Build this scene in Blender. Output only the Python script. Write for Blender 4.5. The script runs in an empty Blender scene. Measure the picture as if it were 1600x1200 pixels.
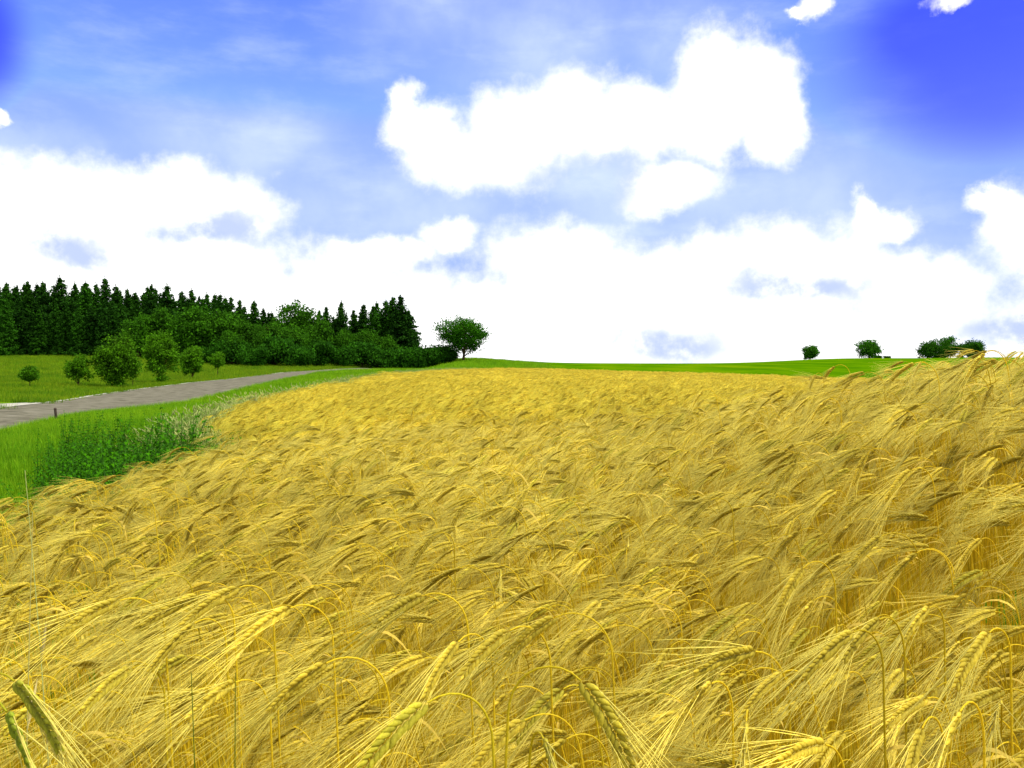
import bpy, math, random
import numpy as np
from mathutils import Vector, Matrix

R = math.radians
scene = bpy.context.scene
random.seed(7)
RNG = np.random.default_rng(11)

# ------------------------------------------------------------------ camera
FPX = 1443.0            # focal length in photo pixels (photo 1600 x 1200)
CAMZ = 1.25
PITCH = math.atan(28 / FPX)
cam_d = bpy.data.cameras.new('camera')
cam = bpy.data.objects.new('camera', cam_d)
scene.collection.objects.link(cam)
cam.location = (0, 0, CAMZ)
cam.rotation_euler = (math.pi / 2 - PITCH, 0, 0)
cam_d.sensor_width = 36
cam_d.lens = 36 * FPX / 1600
cam_d.clip_start = 0.05
cam_d.clip_end = 9000
scene.camera = cam

def at(px, py, d):
    """point seen at photo pixel (px, py) whose forward distance is d"""
    a, b = (px - 800) / FPX, (600 - py) / FPX
    cp, sp = math.cos(PITCH), math.sin(PITCH)
    y = cp + b * sp
    z = -sp + b * cp
    k = d / y
    return Vector((a * k, d, CAMZ + z * k))

# ------------------------------------------------------------------ sun, sky
SUN_EL, SUN_AZ = 58.0, 112.0       # azimuth clockwise from the view direction
sd = Vector((math.sin(R(SUN_AZ)) * math.cos(R(SUN_EL)), math.cos(R(SUN_AZ)) * math.cos(R(SUN_EL)), math.sin(R(SUN_EL))))
sl = bpy.data.lights.new('sun', 'SUN')
sun = bpy.data.objects.new('sun', sl)
scene.collection.objects.link(sun)
sun.rotation_euler = sd.to_track_quat('Z', 'Y').to_euler()
sl.energy = 3.6
sl.angle = R(3.0)
sl.color = (1.0, 0.95, 0.86)

scene.view_settings.view_transform = 'Standard'
scene.view_settings.look = 'None'
scene.view_settings.gamma = 1
scene.view_settings.exposure = 0.70

def build_world():
    w = bpy.data.worlds.new('World')
    scene.world = w
    w.use_nodes = True
    nt = w.node_tree
    nt.nodes.clear()
    N, L = nt.nodes, nt.links
    def node(t, **k):
        n = N.new(t)
        for a, b in k.items():
            setattr(n, a, b)
        return n
    def setin(n, i, v):
        if isinstance(v, bpy.types.NodeSocket):
            L.new(v, n.inputs[i])
        else:
            n.inputs[i].default_value = v
    def m(op, a, b=0.0, c=0.0, clamp=False):
        n = node('ShaderNodeMath', operation=op, use_clamp=clamp)
        setin(n, 0, a); setin(n, 1, b)
        if len(n.inputs) > 2: setin(n, 2, c)
        return n.outputs[0]
    def vm(op, a, b=(0, 0, 0), out=0):
        n = node('ShaderNodeVectorMath', operation=op)
        setin(n, 0, a); setin(n, 1, b)
        return n.outputs[out]
    def smooth(x, lo, hi, a=0.0, b=1.0):
        n = node('ShaderNodeMapRange', interpolation_type='SMOOTHSTEP')
        setin(n, 0, x)
        for i, v in ((1, lo), (2, hi), (3, a), (4, b)): n.inputs[i].default_value = v
        return n.outputs[0]
    def noise(vec, sc, det, rough=0.5, off=(0, 0, 0), col=False):
        n = node('ShaderNodeTexNoise')
        n.inputs['Scale'].default_value = sc
        n.inputs['Detail'].default_value = det
        n.inputs['Roughness'].default_value = rough
        L.new(vm('ADD', vec, off), n.inputs['Vector'])
        return n.outputs['Color' if col else 'Fac']
    sky = node('ShaderNodeTexSky', sky_type='NISHITA')
    sky.sun_disc = False
    sky.sun_elevation = R(SUN_EL)
    sky.sun_rotation = R(SUN_AZ)
    sky.air_density = 1.0
    sky.dust_density = 0.4
    sky.ozone_density = 3.0
    gam = node('ShaderNodeGamma'); L.new(sky.outputs[0], gam.inputs[0]); gam.inputs[1].default_value = 1.42
    hs = node('ShaderNodeHueSaturation'); L.new(gam.outputs[0], hs.inputs['Color'])
    hs.inputs['Hue'].default_value = 0.525
    hs.inputs['Saturation'].default_value = SKY_SAT
    hs.inputs['Value'].default_value = SKY_VAL
    tc = node('ShaderNodeTexCoord')
    d = tc.outputs['Generated']
    sep = node('ShaderNodeSeparateXYZ'); L.new(d, sep.inputs[0])
    az = m('ARCTAN2', sep.outputs[0], sep.outputs[1])
    el = m('ARCSINE', sep.outputs[2])
    comb = node('ShaderNodeCombineXYZ'); L.new(az, comb.inputs[0]); L.new(el, comb.inputs[1])
    P0 = comb.outputs[0]
    # warp for ragged edges
    def warp(P, sc, amp, det=5.0, off=(0, 0, 0)):
        c = noise(P, sc, det, 0.6, off, True)
        c = vm('SUBTRACT', c, (0.5, 0.5, 0.5))
        c = vm('MULTIPLY', c, (amp, amp, 0))
        return vm('ADD', P, c)
    P = warp(warp(P0, 5.0, 0.035, 2.0, (7, 3, 0)), 14.0, 0.06, 8.0)
    def ae(px, py):
        v = at(px, py, 1.0) - Vector((0, 0, CAMZ)); v.normalize()
        return math.atan2(v.x, v.y), math.asin(v.z)
    def blobs(lst, P):
        acc = None
        for (x, y, rx, ry) in lst:
            a, e = ae(x, y)
            q = vm('SUBTRACT', P, (a, e, 0))
            q = vm('MULTIPLY', q, (FPX * 0.97 / rx, FPX * 0.97 / ry, 0))
            v = m('SUBTRACT', 1.0, vm('LENGTH', q, out=1))
            acc = v if acc is None else m('SMOOTH_MAX', acc, v, 0.25)
        return acc
    main = [(632, 152, 30, 40), (660, 190, 70, 52), (700, 240, 90, 58), (790, 215, 110, 90), (890, 175, 110, 80), (1000, 185, 120, 70),
            (1100, 175, 95, 85), (1120, 95, 65, 65), (1185, 130, 75, 95), (1210, 195, 50, 60), (1050, 290, 90, 45),
            (1280, 2, 30, 20), (1250, 14, 20, 10), (1490, -4, 34, 14), (0, 190, 16, 14),
            (40, 325, 150, 75), (150, 325, 150, 72), (280, 300, 110, 65), (370, 330, 90, 62), (150, 400, 400, 70),
            (700, 366, 50, 36), (600, 400, 110, 36), (890, 410, 160, 84), (1060, 430, 160, 74), (1250, 415, 150, 90),
            (1380, 345, 62, 34), (1345, 325, 26, 34), (1590, 355, 60, 80), (1560, 298, 50, 22), (1420, 450, 150, 70), (200, 460, 700, 90),
            (800, 520, 1100, 110), (1300, 540, 700, 80)]
    mb = blobs(main, P)
    fine = noise(P0, 26.0, 8.0, 0.62, (3, 1, 0))
    mb2 = m('ADD', mb, m('MULTIPLY', m('SUBTRACT', fine, 0.5), 0.85))
    mask = smooth(mb2, -0.06, 0.60)
    # unseen clouds behind and overhead, added thick to whiten the skylight
    gen = noise(d, 2.6, 8.0, 0.58, (4.2, 0.3, 1.7))
    gen = smooth(gen, 0.36, 0.54)
    front = smooth(sep.outputs[1], 0.35, 0.62)
    gen = m('MULTIPLY', gen, m('SUBTRACT', 1.0, front))
    mask = m('MAXIMUM', mask, gen)
    # thin veils
    veil_b = blobs([(850, 50, 330, 150), (740, 20, 200, 90), (930, 30, 180, 90), (940, 275, 170, 80), (1080, 340, 200, 60), (620, 330, 330, 120), (1050, 330, 330, 130), (60, 240, 200, 60), (1300, 300, 230, 110), (350, 230, 200, 90), (1500, 400, 170, 90), (1000, 40, 200, 90)], P)
    vn = noise(P0, 7.0, 5.0, 0.55, (9, 2, 0))
    veil = m('MULTIPLY', smooth(veil_b, -0.15, 0.9), smooth(vn, 0.25, 0.75, 0.35, 1.0))
    streak = noise(vm('MULTIPLY', P0, (3.0, 9.0, 0)), 2.2, 6.0, 0.6, (1, 7, 0))
    veil = m('ADD', m('MULTIPLY', veil, 0.85), m('MULTIPLY', smooth(streak, 0.45, 0.8), 0.35), clamp=True)
    # cloud tone: white with pale lavender hollows
    hol = blobs([(1240, 445, 110, 26), (1040, 530, 110, 30), (930, 272, 120, 42), (340, 352, 100, 30), (1590, 520, 110, 32), (110, 400, 70, 24)], P)
    hn = noise(P0, 22.0, 6.0, 0.6, (5, 5, 0))
    shade = m('MULTIPLY', smooth(hol, -0.35, 0.7), smooth(hn, 0.32, 0.60, 0.1, 1.0))
    cc = node('ShaderNodeMixRGB'); L.new(shade, cc.inputs[0])
    cc.inputs[1].default_value = (CLOUD, CLOUD * 1.0, CLOUD * 1.0, 1)
    cc.inputs[2].default_value = (CLOUD * 0.44, CLOUD * 0.52, CLOUD * 0.86, 1)
    deep = smooth(blobs([(1570, 90, 300, 230), (1450, 50, 150, 110), (-30, 60, 70, 120)], P0), -0.05, 0.75)
    dm = node('ShaderNodeMixRGB'); L.new(m('MULTIPLY', deep, 0.85), dm.inputs[0]); L.new(vm('MULTIPLY', hs.outputs[0], (1.25, 1.0, 1.22)), dm.inputs[1])
    L.new(vm('MULTIPLY', hs.outputs[0], (0.28, 0.20, 1.15)), dm.inputs[2])
    veil = m('MULTIPLY', veil, m('SUBTRACT', 1.0, m('MULTIPLY', deep, 0.9)))
    v1 = node('ShaderNodeMixRGB'); L.new(veil, v1.inputs[0]); 
    sp = node('ShaderNodeSeparateXYZ'); L.new(dm.outputs[0], sp.inputs[0])
    bb = m('MINIMUM', sp.outputs[2], CLOUD * 0.80)
    cb = node('ShaderNodeCombineXYZ'); L.new(m('MINIMUM', sp.outputs[0], m('MULTIPLY', bb, 0.27)), cb.inputs[0])
    L.new(m('MINIMUM', sp.outputs[1], m('MULTIPLY', bb, 0.42)), cb.inputs[1]); L.new(bb, cb.inputs[2])
    L.new(cb.outputs[0], v1.inputs[1])
    v1.inputs[2].default_value = (CLOUD * 0.52, CLOUD * 0.62, CLOUD * 1.0, 1)
    mx = node('ShaderNodeMixRGB'); L.new(mask, mx.inputs[0]); L.new(v1.outputs[0], mx.inputs[1]); L.new(cc.outputs[0], mx.inputs[2])
    bg = node('ShaderNodeBackground'); L.new(mx.outputs[0], bg.inputs[0]); bg.inputs[1].default_value = 0.1
    out = node('ShaderNodeOutputWorld'); L.new(bg.outputs[0], out.inputs[0])

CLOUD, SKY_SAT, SKY_VAL = 8.5, 1.15, 1.12
build_world()
scene.cycles.max_bounces = 8
scene.cycles.diffuse_bounces = 3
scene.cycles.transmission_bounces = 4
scene.cycles.transparent_max_bounces = 4
scene.cycles.use_denoising = True

# ------------------------------------------------------------------ helpers
C = scene.collection
def tag(o, label=None, cat=None, group=None, kind=None):
    if label: o['label'] = label
    if cat: o['category'] = cat
    if group: o['group'] = group
    if kind: o['kind'] = kind
    return o

def empty(name, loc, rz=0.0, s=1.0):
    o = bpy.data.objects.new(name, None)
    o.empty_display_size = 0.1
    C.objects.link(o)
    o.location = loc
    o.rotation_euler = (0, 0, rz)
    o.scale = (s, s, s)
    return o

class MB:
    """collects vertices, faces and a per vertex colour into one mesh"""
    def __init__(s):
        s.v, s.f, s.c, s.n = [], [], [], 0
    def add(s, v, f, col):
        v = np.asarray(v, float).reshape(-1, 3)
        c = np.asarray(col, float)
        if c.ndim == 1: c = np.tile(c, (len(v), 1))
        s.v.append(v); s.c.append(c)
        f = np.asarray(f, int)
        s.f.append(f + s.n)
        s.n += len(v)
    def arrays(s):
        return np.concatenate(s.v), s.f, np.concatenate(s.c)
    def mesh(s, name, mat, smooth=False):
        v, fl, c = s.arrays()
        return np_mesh(name, v, fl, c, mat, smooth)

def np_mesh(name, v, flist, c, mat, smooth=False):
    me = bpy.data.meshes.new(name)
    sizes = np.concatenate([np.full(len(f), f.shape[1]) for f in flist])
    loops = np.concatenate([f.reshape(-1) for f in flist])
    me.vertices.add(len(v)); me.vertices.foreach_set('co', v.astype(np.float32).ravel())
    me.loops.add(len(loops)); me.loops.foreach_set('vertex_index', loops.astype(np.int32))
    me.polygons.add(len(sizes))
    me.polygons.foreach_set('loop_start', (np.cumsum(sizes) - sizes).astype(np.int32))
    me.polygons.foreach_set('loop_total', sizes.astype(np.int32))
    if smooth: me.polygons.foreach_set('use_smooth', np.ones(len(sizes), bool))
    if c is not None:
        a = me.attributes.new('tint', 'FLOAT_COLOR', 'POINT')
        a.data.foreach_set('color', np.concatenate([c, np.ones((len(c), 1))], 1).astype(np.float32).ravel())
    me.materials.append(mat)
    me.update(calc_edges=True)
    return me

def link(name, me, parent=None, loc=None):
    o = bpy.data.objects.new(name, me)
    C.objects.link(o)
    if parent: o.parent = parent
    if loc is not None: o.location = loc
    return o

def norm(a):
    a = np.asarray(a, float)
    return a / (np.linalg.norm(a, axis=-1, keepdims=True) + 1e-12)

def tube(path, rad, sides):
    P = np.asarray(path, float); n = len(P)
    rad = np.broadcast_to(np.asarray(rad, float), (n,))
    T = norm(np.gradient(P, axis=0))
    up = np.array([0, 0, 1.0]) if abs(T[:, 2].mean()) < 0.9 else np.array([1.0, 0, 0])
    A = norm(np.cross(T, up)); B = np.cross(T, A)
    ang = np.arange(sides) * 2 * math.pi / sides
    v = P[:, None] + rad[:, None, None] * (np.cos(ang)[None, :, None] * A[:, None] + np.sin(ang)[None, :, None] * B[:, None])
    i = np.arange(n - 1)[:, None]; j = np.arange(sides)[None, :]; j2 = (j + 1) % sides
    f = np.stack([i * sides + j, i * sides + j2, (i + 1) * sides + j2, (i + 1) * sides + j], -1).reshape(-1, 4)
    return v.reshape(-1, 3), f

def ribbon(path, wid, side):
    P = np.asarray(path, float); n = len(P)
    wid = np.broadcast_to(np.asarray(wid, float), (n,))
    S = np.asarray(side, float) * np.ones((n, 1))
    v = np.stack([P - S * wid[:, None] / 2, P + S * wid[:, None] / 2], 1).reshape(-1, 3)
    i = np.arange(n - 1)
    f = np.stack([2 * i, 2 * i + 1, 2 * i + 3, 2 * i + 2], -1)
    return v, f

# ------------------------------------------------------------------ materials
def mat_new(name):
    m = bpy.data.materials.new(name); m.use_nodes = True
    nt = m.node_tree; nt.nodes.clear()
    return m, nt

def plant_mat(name, rough=0.55, trans=0.3, var=0.12, spec=0.3, patch=None, husk=False):
    m, nt = mat_new(name); N, L = nt.nodes, nt.links
    a = N.new('ShaderNodeAttribute'); a.attribute_name = 'tint'
    oi = N.new('ShaderNodeObjectInfo')
    mr = N.new('ShaderNodeMapRange'); L.new(oi.outputs['Random'], mr.inputs[0])
    mr.inputs[3].default_value = 1 - var; mr.inputs[4].default_value = 1 + var
    hs = N.new('ShaderNodeHueSaturation'); L.new(a.outputs['Color'], hs.inputs['Color']); L.new(mr.outputs[0], hs.inputs['Value'])
    col = hs.outputs[0]
    if patch:
        g = N.new('ShaderNodeNewGeometry'); n = N.new('ShaderNodeTexNoise'); L.new(g.outputs['Position'], n.inputs['Vector'])
        n.inputs['Scale'].default_value = patch[0]; n.inputs['Detail'].default_value = 4
        r = N.new('ShaderNodeMapRange'); L.new(n.outputs['Fac'], r.inputs[0]); r.inputs[1].default_value = 0.38; r.inputs[2].default_value = 0.66
        mx = N.new('ShaderNodeMixRGB'); mx.blend_type = 'MULTIPLY'; mx.inputs[2].default_value = patch[1]
        L.new(r.outputs[0], mx.inputs[0]); L.new(col, mx.inputs[1]); col = mx.outputs[0]
    if husk:
        tc = N.new('ShaderNodeTexCoord'); n3 = N.new('ShaderNodeTexNoise'); L.new(tc.outputs['Object'], n3.inputs['Vector'])
        n3.inputs['Scale'].default_value = 420; n3.inputs['Detail'].default_value = 3; n3.inputs['Roughness'].default_value = .7
        r3 = N.new('ShaderNodeMapRange'); L.new(n3.outputs['Fac'], r3.inputs[0]); r3.inputs[1].default_value = .3; r3.inputs[2].default_value = .7
        r3.inputs[3].default_value = 0.72; r3.inputs[4].default_value = 1.2
        h3 = N.new('ShaderNodeHueSaturation'); L.new(col, h3.inputs['Color']); L.new(r3.outputs[0], h3.inputs['Value']); col = h3.outputs[0]
    p = N.new('ShaderNodeBsdfPrincipled'); L.new(col, p.inputs['Base Color'])
    p.inputs['Roughness'].default_value = rough
    p.inputs['Specular IOR Level'].default_value = spec
    t = N.new('ShaderNodeBsdfTranslucent'); L.new(col, t.inputs[0])
    mx = N.new('ShaderNodeMixShader'); mx.inputs[0].default_value = trans
    L.new(p.outputs[0], mx.inputs[1]); L.new(t.outputs[0], mx.inputs[2])
    o = N.new('ShaderNodeOutputMaterial'); L.new(mx.outputs[0], o.inputs[0])
    return m

def surf_mat(name, cols, scale, rough=0.9, bump=0.0, bscale=None, stretch=(1, 1, 1), detail=8):
    """noise blend of two or three colours"""
    m, nt = mat_new(name); N, L = nt.nodes, nt.links
    g = N.new('ShaderNodeNewGeometry'); mp = N.new('ShaderNodeMapping'); mp.inputs['Scale'].default_value = stretch
    L.new(g.outputs['Position'], mp.inputs[0])
    n = N.new('ShaderNodeTexNoise'); n.inputs['Scale'].default_value = scale; n.inputs['Detail'].default_value = detail; n.inputs['Roughness'].default_value = 0.65
    L.new(mp.outputs[0], n.inputs['Vector'])
    cr = N.new('ShaderNodeValToRGB'); L.new(n.outputs['Fac'], cr.inputs[0])
    cr.color_ramp.elements[0].position = 0.36; cr.color_ramp.elements[1].position = 0.66
    cr.color_ramp.elements[0].color = (*cols[0], 1); cr.color_ramp.elements[1].color = (*cols[-1], 1)
    if len(cols) > 2:
        e = cr.color_ramp.elements.new(0.5); e.color = (*cols[1], 1)
    p = N.new('ShaderNodeBsdfPrincipled'); L.new(cr.outputs[0], p.inputs['Base Color'])
    p.inputs['Roughness'].default_value = rough; p.inputs['Specular IOR Level'].default_value = 0.0
    if bump:
        n2 = N.new('ShaderNodeTexNoise'); n2.inputs['Scale'].default_value = bscale or scale * 6; n2.inputs['Detail'].default_value = 6
        L.new(g.outputs['Position'], n2.inputs['Vector'])
        b = N.new('ShaderNodeBump'); b.inputs['Strength'].default_value = bump; b.inputs['Distance'].default_value = 0.05
        L.new(n2.outputs['Fac'], b.inputs['Height']); L.new(b.outputs[0], p.inputs['Normal'])
    o = N.new('ShaderNodeOutputMaterial'); L.new(p.outputs[0], o.inputs[0])
    return m

M_BARLEY = plant_mat('barley', 0.6, 0.42, 0.12, 0.08, (0.9, (0.93, 0.90, 0.80, 1)), True)
M_LEAF = plant_mat('foliage', 0.8, 0.35, 0.18, 0.03)
M_SPRUCE = plant_mat('needles', 0.8, 0.25, 0.22, 0.03)
M_GRASS = plant_mat('grass', 0.7, 0.4, 0.2, 0.06, (0.16, (0.62, 0.80, 0.8, 1)))
M_BARK = surf_mat('bark', [(0.05, 0.034, 0.014), (0.10, 0.07, 0.03)], 6, 0.95, 0.6, 20, (1, 1, 0.2))
M_GROUND = surf_mat('meadow_ground', [(0.05, 0.12, 0.003), (0.09, 0.17, 0.004), (0.13, 0.20, 0.007)], 0.09, 1.0, 0.5, 3)
M_SOIL = surf_mat('straw_soil', [(0.22, 0.15, 0.008), (0.42, 0.32, 0.015)], 3.0, 1.0, 0.5, 20)
M_CROP = surf_mat('green_crop', [(0.035, 0.11, 0.0005), (0.06, 0.15, 0.0005), (0.11, 0.18, 0.001)], 0.12, 0.9, 0.8, 0.8, (1, 0.25, 1))
M_ROAD = surf_mat('asphalt', [(0.085, 0.079, 0.052), (0.135, 0.126, 0.084), (0.18, 0.168, 0.118)], 1.2, 0.85, 0.3, 60)
M_CONC = surf_mat('concrete_lane', [(0.30, 0.29, 0.22), (0.42, 0.40, 0.31)], 1.5, 0.85, 0.3, 60)
M_WOOD = surf_mat('weathered_wood', [(0.03, 0.022, 0.018), (0.08, 0.06, 0.045)], 14, 0.9, 0.5, 60, (1, 1, 0.15))

# ------------------------------------------------------------------ terrain
CAN = 0.85     # canopy height of the barley above its ground
def warp_xy(x, y):
    x = np.asarray(x, float); y = np.asarray(y, float)
    r = np.hypot(x, y) + 1e-9
    k = np.log1p(r / 1.5) / r
    return x * k, y * k

def gz(px, py, d, off=0.0):
    p = at(px, py, d)
    return (p.x, p.y, p.z - off)
ctrl = []
B = 0.90
for a in [ # barley canopy
    (0, 795, 3.2, B), (200, 740, 4.2, B), (400, 683, 6.3, B), (340, 646, 14, B), (450, 612, 24, B), (600, 584, 50, B), (700, 578, 80, B),
    (780, 575, 105, B), (1000, 580, 100, B), (1300, 590, 72, B), (800, 1190, 0.85, B), (800, 860, 1.8, B), (800, 745, 3.0, B), (800, 655, 6.5, B), (800, 622, 11, B), (800, 596, 28, B),
    (500, 700, 4.5, B), (600, 645, 9, B), (650, 610, 22, B), (1100, 720, 3.2, B), (1100, 640, 6.5, B), (1050, 606, 18, B), (1150, 596, 45, B),
    (100, 980, 1.3, B), (1400, 1150, 0.9, B), (1250, 870, 1.7, B), (1250, 740, 2.4, B), (1200, 640, 3.8, B),
    (1310, 622, 3.5, B), (1420, 610, 2.9, B), (1570, 586, 2.3, B), (1600, 730, 1.7, B), (1600, 905, 1.25, B), (1500, 614, 6, B), (1400, 612, 14, B), (1450, 604, 40, B),
    # road and verge
    (0, 675, 27.5, 0), (0, 640, 41, 0), (180, 642, 45, 0), (180, 612, 80, 0), (300, 627, 57, 0), (300, 599, 95, 0), (420, 598, 85, 0), (420, 586, 125, 0), (480, 578, 170, 0),
    (640, 573, 230, 0), (560, 577, 190, 0),
    (60, 735, 14, 0), (250, 712, 16, 0), (380, 655, 26, 0), (480, 608, 60, 0), (620, 580, 120, 0), (740, 574, 170, 0),
    # meadow and wood edge
    (0, 612, 70, 0), (45, 606, 78, 0), (300, 590, 130, 0), (0, 558, 195, 0), (200, 559, 195, 0), (400, 570, 200, 0), (560, 570, 225, 0), (640, 566, 235, 0), (722, 563, 215, 0),
    (0, 553, 260, 0), (300, 556, 280, 0), (640, 560, 300, 0), (722, 564, 330, 0),
    # green field skyline and beyond
    (850, 567, 330, 0), (1000, 569, 380, 0), (1130, 570, 430, 0), (1250, 565, 520, 0), (1340, 562, 520, 0), (1450, 563, 500, 0), (1540, 560, 500, 0), (1000, 576, 160, 0), (1300, 584, 130, 0), (1450, 584, 130, 0), (850, 571, 200, 0),
    (850, 580, 700, 0), (1250, 583, 900, 0), (1560, 580, 900, 0), (300, 580, 700, 0), (0, 580, 700, 0),
]:
    ctrl.append(gz(*a))
ctrl += [(0, -1, 0), (0, -10, 0.1), (3, -4, 0.4), (-3, -4, -0.1), (-2.6, 1.5, -0.12), (-6, 0, -0.4), (-6, 6, -0.45), (-3.2, 5.2, -0.22), (-3.4, 8.5, -0.32), (-6, 12, -0.5), (-14, 3, -0.9), (12, 0, 1.0),
         (0, -100, 2), (120, 0, 4), (-120, 0, 0), (0, -1500, -30), (1500, 0, -30), (-1500, 0, -30), (-1200, 1500, -45), (0, 1500, -40), (1200, 1500, -40), (0, 4000, -60), (4000, 0, -60), (-4000, 0, -60), (0, -4000, -60),
         (0.0, 0.2, 0.02), (1.1, 0.2, 0.08)]
ctrl = np.array(ctrl)
def tps(r2):
    return 0.5 * r2 * np.log(r2 + 1e-12)
cu, cv = warp_xy(ctrl[:, 0], ctrl[:, 1])
n = len(ctrl)
K = tps((cu[:, None] - cu[None]) ** 2 + (cv[:, None] - cv[None]) ** 2) + np.eye(n) * 0.0004
Pm = np.stack([np.ones(n), cu, cv], 1)
A = np.block([[K, Pm], [Pm.T, np.zeros((3, 3))]])
# heights are interpolated as angles (z over distance) so near and far fit equally well
crr = np.hypot(ctrl[:, 0], ctrl[:, 1]) + 1.5
sol = np.linalg.solve(A, np.concatenate([(ctrl[:, 2] - CAMZ) / crr, np.zeros(3)]))
print('residual', np.round(np.abs(((K - np.eye(n) * 0.0004) @ sol[:n] + sol[n] + sol[n+1] * cu + sol[n+2] * cv) * crr + CAMZ - ctrl[:, 2]), 2).tolist())
def gheight(x, y):
    x = np.atleast_1d(np.asarray(x, float)); y = np.atleast_1d(np.asarray(y, float))
    out = np.empty(x.shape).ravel()
    xf, yf = x.ravel(), y.ravel()
    for s in range(0, len(xf), 20000):
        u, v = warp_xy(xf[s:s + 20000], yf[s:s + 20000])
        k = tps((u[:, None] - cu[None]) ** 2 + (v[:, None] - cv[None]) ** 2)
        out[s:s + 20000] = (k @ sol[:n] + sol[n] + sol[n + 1] * u + sol[n + 2] * v) * (np.hypot(xf[s:s + 20000], yf[s:s + 20000]) + 1.5) + CAMZ
    return out.reshape(x.shape)
def gh(x, y): return float(gheight(x, y)[0])

def build_ground():
    fine = np.linspace(-42, 42, 240); rest = np.linspace(42, 318, 100)[1:-1]
    azs = np.radians(np.concatenate([fine, rest]))
    rs = np.concatenate([[0.0], np.geomspace(0.4, 6000, 190)])
    X = rs[:, None] * np.sin(azs)[None]; Y = rs[:, None] * np.cos(azs)[None]
    Z = gheight(X, Y)
    nr, na = X.shape
    v = np.stack([X, Y, Z], -1).reshape(-1, 3)
    i = np.arange(nr - 1)[:, None]; j = np.arange(na)[None]; j2 = (j + 1) % na
    f = np.stack([i * na + j, i * na + j2, (i + 1) * na + j2, (i + 1) * na + j], -1).reshape(-1, 4)
    me = np_mesh('ground', v, [f[:, ::-1]], None, M_GROUND, True)
    o = link('ground', me)
    o['kind'] = 'structure'
build_ground()

def sheet(name, left, right, mat, lift, nseg=60, nw=6, skirt=0.0):
    """a strip between two plan polylines laid on the ground"""
    def resample(pl, k):
        pl = np.array(pl, float); s = np.concatenate([[0], np.cumsum(np.hypot(*np.diff(pl, axis=0).T))])
        t = np.linspace(0, s[-1], k)
        return np.stack([np.interp(t, s, pl[:, 0]), np.interp(t, s, pl[:, 1])], 1)
    a, b = resample(left, nseg), resample(right, nseg)
    w = np.linspace(0, 1, nw)[None, :, None]
    p = a[:, None] * (1 - w) + b[:, None] * w
    z = gheight(p[..., 0], p[..., 1]) + lift
    if skirt:
        z[:, 0] -= skirt; z[:, -1] -= skirt
    v = np.concatenate([p, z[..., None]], -1).reshape(-1, 3)
    i = np.arange(nseg - 1)[:, None]; j = np.arange(nw - 1)[None]
    f = np.stack([i * nw + j, i * nw + j + 1, (i + 1) * nw + j + 1, (i + 1) * nw + j], -1).reshape(-1, 4)
    o = link(name, np_mesh(name, v, [f], None, mat, True))
    o['kind'] = 'structure'
    return o

def smooth_pl(pts, k=3):
    p = np.array(pts, float)
    for _ in range(k):
        q = [p[0]]
        for a, b in zip(p[:-1], p[1:]):
            q += [a * 0.75 + b * 0.25, a * 0.25 + b * 0.75]
        q.append(p[-1]); p = np.array(q)
    return p
def xy(px, d): 
    p = at(px, 600, d); return (p.x, p.y)
def pd(px, py, z):
    """plan point where pixel ray meets height z"""
    p = at(px, py, 1.0); k = (z - CAMZ) / (p.z - CAMZ)
    return (p.x * k, k)
road_near = smooth_pl([(-8, 6), xy(0, 27.5), xy(180, 45), xy(300, 57), xy(400, 78), xy(470, 105), xy(540, 150), xy(610, 215), xy(645, 240)])
road_far = smooth_pl([(-12, 5), (-17, 24), xy(0, 41), xy(75, 52), xy(180, 80), xy(300, 95), xy(400, 118), xy(460, 150), xy(540, 190), xy(605, 225), xy(640, 243)])
sheet('road', road_near, road_far, M_ROAD, 0.05, 150, 6)
sheet('side_lane', [(-60, 40), (-35, 44.5), xy(0, 41.2), xy(75, 52.2)], [(-60, 52), (-38, 52), xy(0, 47.5), xy(125, 60)], M_CONC, 0.035, 50, 5)
sheet('kerb_strip', np.array([(x - 0.02, y) for x, y in road_far[18:60]]), np.array([(x - 0.5, y + 0.25) for x, y in road_far[18:60]]), M_CONC, 0.07, 120, 3)
sheet('junction_spur', [xy(455, 140), xy(462, 162)], [xy(430, 165), xy(440, 182)], M_ROAD, 0.03, 12, 4)

# field outline in plan
field_edge = [(-1.7, -3), (-1.75, 2.0), xy(0, 3.2), xy(110, 3.8), xy(200, 4.2), xy(300, 5.0), xy(395, 6.3), xy(408, 7.2), xy(395, 9.0), xy(350, 12.0), xy(340, 14), xy(385, 18), xy(450, 24), xy(520, 34), xy(600, 50), xy(700, 80), xy(780, 105)]
far_edge = [xy(780, 105), xy(850, 108), xy(1000, 100), xy(1150, 88), xy(1300, 72), (40, 62), (60, 50)]
field_poly = np.array(list(field_edge) + list(far_edge[1:]) + [(60, -3)])
def inside(x, y, poly=field_poly):
    x = np.asarray(x); y = np.asarray(y)
    c = np.zeros(x.shape, bool); j = len(poly) - 1
    for i in range(len(poly)):
        xi, yi = poly[i]; xj, yj = poly[j]
        k = ((yi > y) != (yj > y)) & (x < (xj - xi) * (y - yi) / (yj - yi + 1e-12) + xi)
        c ^= k; j = i
    return c
def resamp(pl, k):
    pl = np.array(pl, float); s = np.concatenate([[0], np.cumsum(np.hypot(*np.diff(pl, axis=0).T))])
    t = np.linspace(0, s[-1], k)
    return np.stack([np.interp(t, s, pl[:, 0]), np.interp(t, s, pl[:, 1])], 1)
edge_pl = resamp(field_edge, 400)
def edge_dist(xs, ys):
    out = np.empty(len(xs))
    for s in range(0, len(xs), 5000):
        out[s:s + 5000] = np.sqrt(((xs[s:s + 5000, None] - edge_pl[None, :, 0]) ** 2 + (ys[s:s + 5000, None] - edge_pl[None, :, 1]) ** 2).min(1))
    return out
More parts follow.
